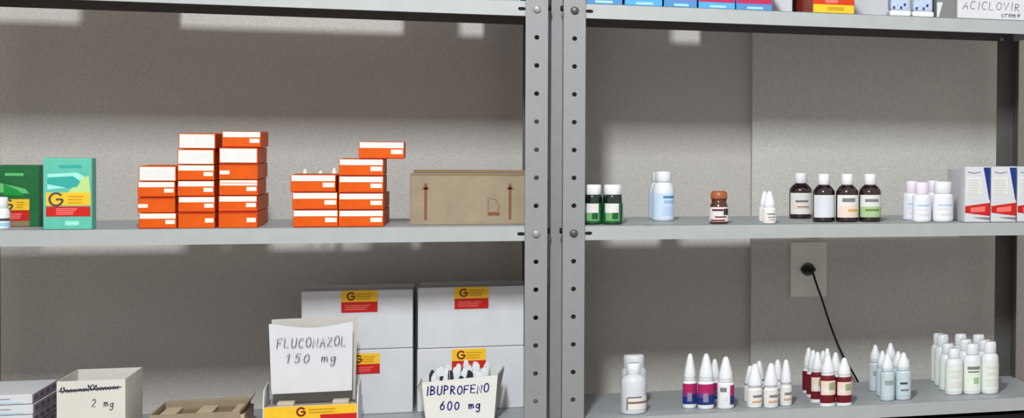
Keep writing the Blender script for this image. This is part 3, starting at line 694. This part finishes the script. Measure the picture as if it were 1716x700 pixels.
# ibuprofen box
Y = .020; d = .095
x0, x1 = X_at(708, Y, 660), X_at(834, Y, 660); w = x1-x0
t = thing('open_carton', ((x0+x1)/2, Y+d/2, Z0+B), 'open white carton of foil strips with blue handwriting 600 mg', 'box')
zl = Z_at(705, 641, Y)-Z0-B; zr = Z_at(834, 628, Y)-Z0-B; zc = Z_at(846, 612, Y+d)-Z0-B; zlc = Z_at(695, 632, Y+d)-Z0-B
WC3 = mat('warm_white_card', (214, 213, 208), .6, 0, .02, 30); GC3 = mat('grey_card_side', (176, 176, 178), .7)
m = MB()
m.poly([(-w/2+.006, -d/2, .0003), (w/2-.006, -d/2, .0003), (w/2, -d/2, zr), (-w/2-.001, -d/2, zl)], WC3, (0, .0016, 0))
m.poly([(-w/2+.006, d/2-.0016, .0003), (w/2-.006, d/2-.0016, .0003), (w/2+.006, d/2-.0016, zc), (-w/2-.004, d/2-.0016, zlc)], WC3, (0, .0016, 0))
m.poly([(-w/2+.006, -d/2+.0017, .0003), (-w/2+.006, d/2-.0017, .0003), (-w/2-.006, d/2-.0017, zlc), (-w/2-.010, -d/2+.03, zlc-.006), (-w/2-.0012, -d/2+.0017, zl)], WC3, (.0014, 0, 0))
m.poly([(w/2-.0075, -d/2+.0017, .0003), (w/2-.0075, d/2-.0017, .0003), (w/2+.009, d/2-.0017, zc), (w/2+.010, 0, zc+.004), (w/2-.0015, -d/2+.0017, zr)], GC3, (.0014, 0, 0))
m.box(-w/2+.0075, w/2-.0075, -d/2+.0018, d/2-.0018, .0003, .0015, WC3)
m.build('body', t)
m = MB(); write(m, 'IBUPROFENO', -w/2+.006, w/2-.012, zl-.022, .0145, .0022, INKB, -d/2-.0005, 21, .1)
write(m, '600 mg', -w*.27, w*.30, zl-.050, .0150, .0022, INKB, -d/2-.0005, 22, .1)
m.build('handwriting', t)
r = random.Random(5); GI = 'foil blister strips in the pen marked box'
bx, by, bz = t.location
NX, NY = 9, 5; k = 0
for i in range(NX):
    for j in range(NY):
        k += 1
        x = bx-w/2+.016+i*(w-.034)/(NX-1)+r.uniform(-.001, .001); y = by-d/2+.016+j*(d-.030)/(NY-1)
        top = zl-.002+(.012*j/4)+(.015*math.exp(-((i-5.4)/2.4)**2))*(.4+.6*r.random())+r.uniform(0, .006)
        dark = (i*7+j*5) % 4 == 0 or (j == 0 and i in (2, 3, 5))
        s = MB(); ww = .0050*r.uniform(.75, 1.1); th = .0022; top += (-.006 if dark else r.uniform(-.002, .006)); k1, k2 = r.uniform(-.7, -.1), r.uniform(.1, .7)
        s.box(-ww, ww, -th/2, th/2, 0, top*.5, FOIL, .0008)
        s.poly([(-ww, -th/2, top*.5), (ww, -th/2, top*.5), (ww, -th/2, top-.007), (ww*k2, -th/2, top-.001), (ww*k1, -th/2, top), (-ww, -th/2, top-.009)], SMOKE if dark else WHITE, (0, th, 0))
        o = s.build('blister_strip', None, (x, y, bz+.0018)); o.rotation_euler = (0, math.radians(r.uniform(-7, 7)), math.radians(r.uniform(-20, 20)))
        tag(o, 'foil blister strip standing among others in the pen marked white carton', 'medicine', GI)

# ------------------------------------------------------------------ upper shelf
T = .40
def upper(name, u0, u1, Y, d, h, body, label, front=None, group=None):
    return carton(name, u0, u1, 0, 0, Y, d, T, body, label, 'box', group, h=h, front=front)
def wx(u, Yi, wy=WY, v=50): # X at depth Yi of the lamp ray that lands on the wall at photo column u
    xw = X_at(u, wy, v); return LX+(xw-LX)*(Yi-LY)/(wy-LY)
blockers = [(155, 300, .17, .11, .12, 'cardboard_box', KRAFT, 'added kraft box blocking lamp light at the back of the upper shelf, left unit'), (676, 768, .18, .10, .10, 'medicine_carton', WCARD, 'added white carton blocking lamp light on the upper shelf of the left unit'),
       (972, 1106, .14, .14, .15, 'medicine_carton', WCARD, 'added white carton blocking lamp light behind the blue cartons nearest the post, upper shelf'),
       (1178, 1330, .14, .14, .15, 'white_carton', WCARD, 'added pale carton blocking lamp light behind the crimson cartons on the upper shelf'),
       (1334, 1560, .265, .03, .12, 'cardboard_box', WCARD, 'added pale flat carton blocking lamp light at the back behind the burnt orange carton'),
       (1563, 1690, .265, .03, .12, 'cardboard_box', WCARD, 'added pale flat carton blocking lamp light at the back behind the aciclovir carton')]
for a, c, Y_, d_, h_, nm, mt, lb in blockers:  # boxes added at the back to break lamp light on the wall into patches
    xa, xc = wx(a, Y_+d_*.8, WY if a < 1256 else WY-.022), wx(c, Y_+d_*.8, WY if a < 1256 else WY-.022)
    t = thing(nm, ((xa+xc)/2, Y_+d_/2, Z0+T), lb, 'box')
    MB().box(-(xc-xa)/2, (xc-xa)/2, -d_/2, d_/2, .0002, h_, mt, .0015).build('body', t)
    MB().box(-(xc-xa)/2+.004, (xc-xa)/2-.004, -.012, .012, h_, h_+.0004, GREYP).build('tape', t)
def paleblue(m, w, h, y, t): strip(m, y, -w/2+.002, w/2-.002, 0.001, .02, CYANL)
upper('medicine_carton', 800, 872, .006, .27, .11, mat('pale_blue_card', (176, 206, 236), .5), 'pale blue carton at the right end of the left upper shelf', paleblue)
def bluebox(hue, k):
    def f(m, w, h, y, t):
        a, c = -w/2, w/2
        strip(m, y, a+.001, c-.001, .0005, h*.16, CYAN if k % 2 else BLUEB)
        strip(m, y-.0002, a+w*.3, c-w*.25, h*.03, h*.09, CYANL)
        strip(m, y, a+.001, c-.001, h*.17, h*.6, hue)
    return f
MAGC = mat('crimson_card', (176, 40, 84), .5)
GU = 'blue cartons in a row on the upper shelf'
for k, (a, c, hue, lb) in enumerate([(978, 1043, CYANL, 'blue carton on the upper shelf beside the perforated post'), (1047, 1110, mat('sky_card', (110, 170, 220), .5), 'blue carton on the upper shelf, second from the post'),
        (1113, 1168, mat('violet_card', (130, 110, 176), .5), 'blue and violet carton on the upper shelf, third from the post'), (1171, 1232, MAGC, 'blue and crimson carton on the upper shelf, fourth from the post'), (1234, 1294, MAGC, 'blue and crimson carton at the right end of the upper row')]):
    upper('medicine_carton', a, c, .005+.001*k, .10, .07, CYAN, lb, bluebox(hue, k), GU)
def oy(m, w, h, y, t):
    strip(m, y, -w/2+.001, w/2-.001, .0005, h*.16, YEL); strip(m, y-.0002, -w*.15, w*.25, h*.05, h*.12, YELD)
    strip(m, y, -w/2+.001, w/2-.001, h*.165, h*.8, mat('burnt_orange_card', (196, 58, 20), .5)); strip(m, y-.0002, -w*.2, w*.1, h*.19, h*.3, REDL)
upper('medicine_carton', 1362, 1432, .004, .24, .10, mat('brick_card', (160, 60, 40), .5), 'burnt orange carton with yellow base strip on the upper shelf', oy)
# blister bags
for k, (a, c) in enumerate([(1492, 1527), (1530, 1566)]):
    Yb = .012; xa, xc = X_at(a, Yb, 10), X_at(c, Yb, 10)
    t = thing('pill_pack', ((xa+xc)/2, Yb+.02, Z0+T), ['clear pack with white base and blue print on the upper shelf, left one', 'clear pack with white base and blue print on the upper shelf, right one'][k], 'medicine', 'clear packs on the upper shelf')
    w = xc-xa
    m = MB(); m.box(-w/2, w/2, -.018, .018, .0002, .011, WHITE, .003); m.build('base', t)
    m = MB(); m.box(-w/2+.002, w/2-.002, -.016, .016, .0108, .07, mat('pack_film', (176, 190, 210), .2, 0, .15, 200), .004)
    for j in range(4): m.box(-w/2+.006+j*.007, -w/2+.010+j*.007, -.0168, -.0160, .014+.006*(j % 2), .019+.006*(j % 2), NAVY if j != 1 else CYANL)
    m.build('film', t)
# grey tray and the labelled white box
Yb = .012; xa, xc = X_at(1570, Yb, 10), X_at(1602, Yb, 10); w = xc-xa
t = thing('grey_tray', ((xa+xc)/2, Yb+.06, Z0+T), 'small grey bin beside the handwritten white box on the upper shelf', 'tray')
m = MB(); open_box(m, w, .12, .06, .002, GTRAY); m.build('body', t)
m = MB(); m.poly([(-w/2, -.0605, .001), (-w/2+.004, -.0605, .001), (-w/2+.012, -.0605, .03), (-w/2, -.0605, .03)], WCARD); m.build('label', t, label='white folded corner')
def acic(m, w, h, y, t):
    q = MB(); write(q, 'ACICLOVIR', -w/2+.010, w/2-.012, .019, .015, .0011, INK, y-.0005, 31, .15); write(q, 'creme', w*.12, w/2-.014, .006, .012, .0011, INK, y-.0005, 32, .2)
    q.build('handwriting', t)
upper('white_carton', 1605, 1722, .003, .24, .09, WCARD, 'white carton handwritten aciclovir at the right end of the upper shelf', acic)

# ------------------------------------------------------------------ below the bottom shelf
t = thing('storage_crate', (1.45*.45-.0, .15, Z0-.72), 'black plastic crate under the bottom shelf of the right unit', 'crate')
m = MB(); w = .50; open_box(m, w, .27, .335, .004, BLACK); m.box(-w/2-.003, w/2+.003, -.138, -.132, .32, .336, BLACK, .001); m.build('body', t)
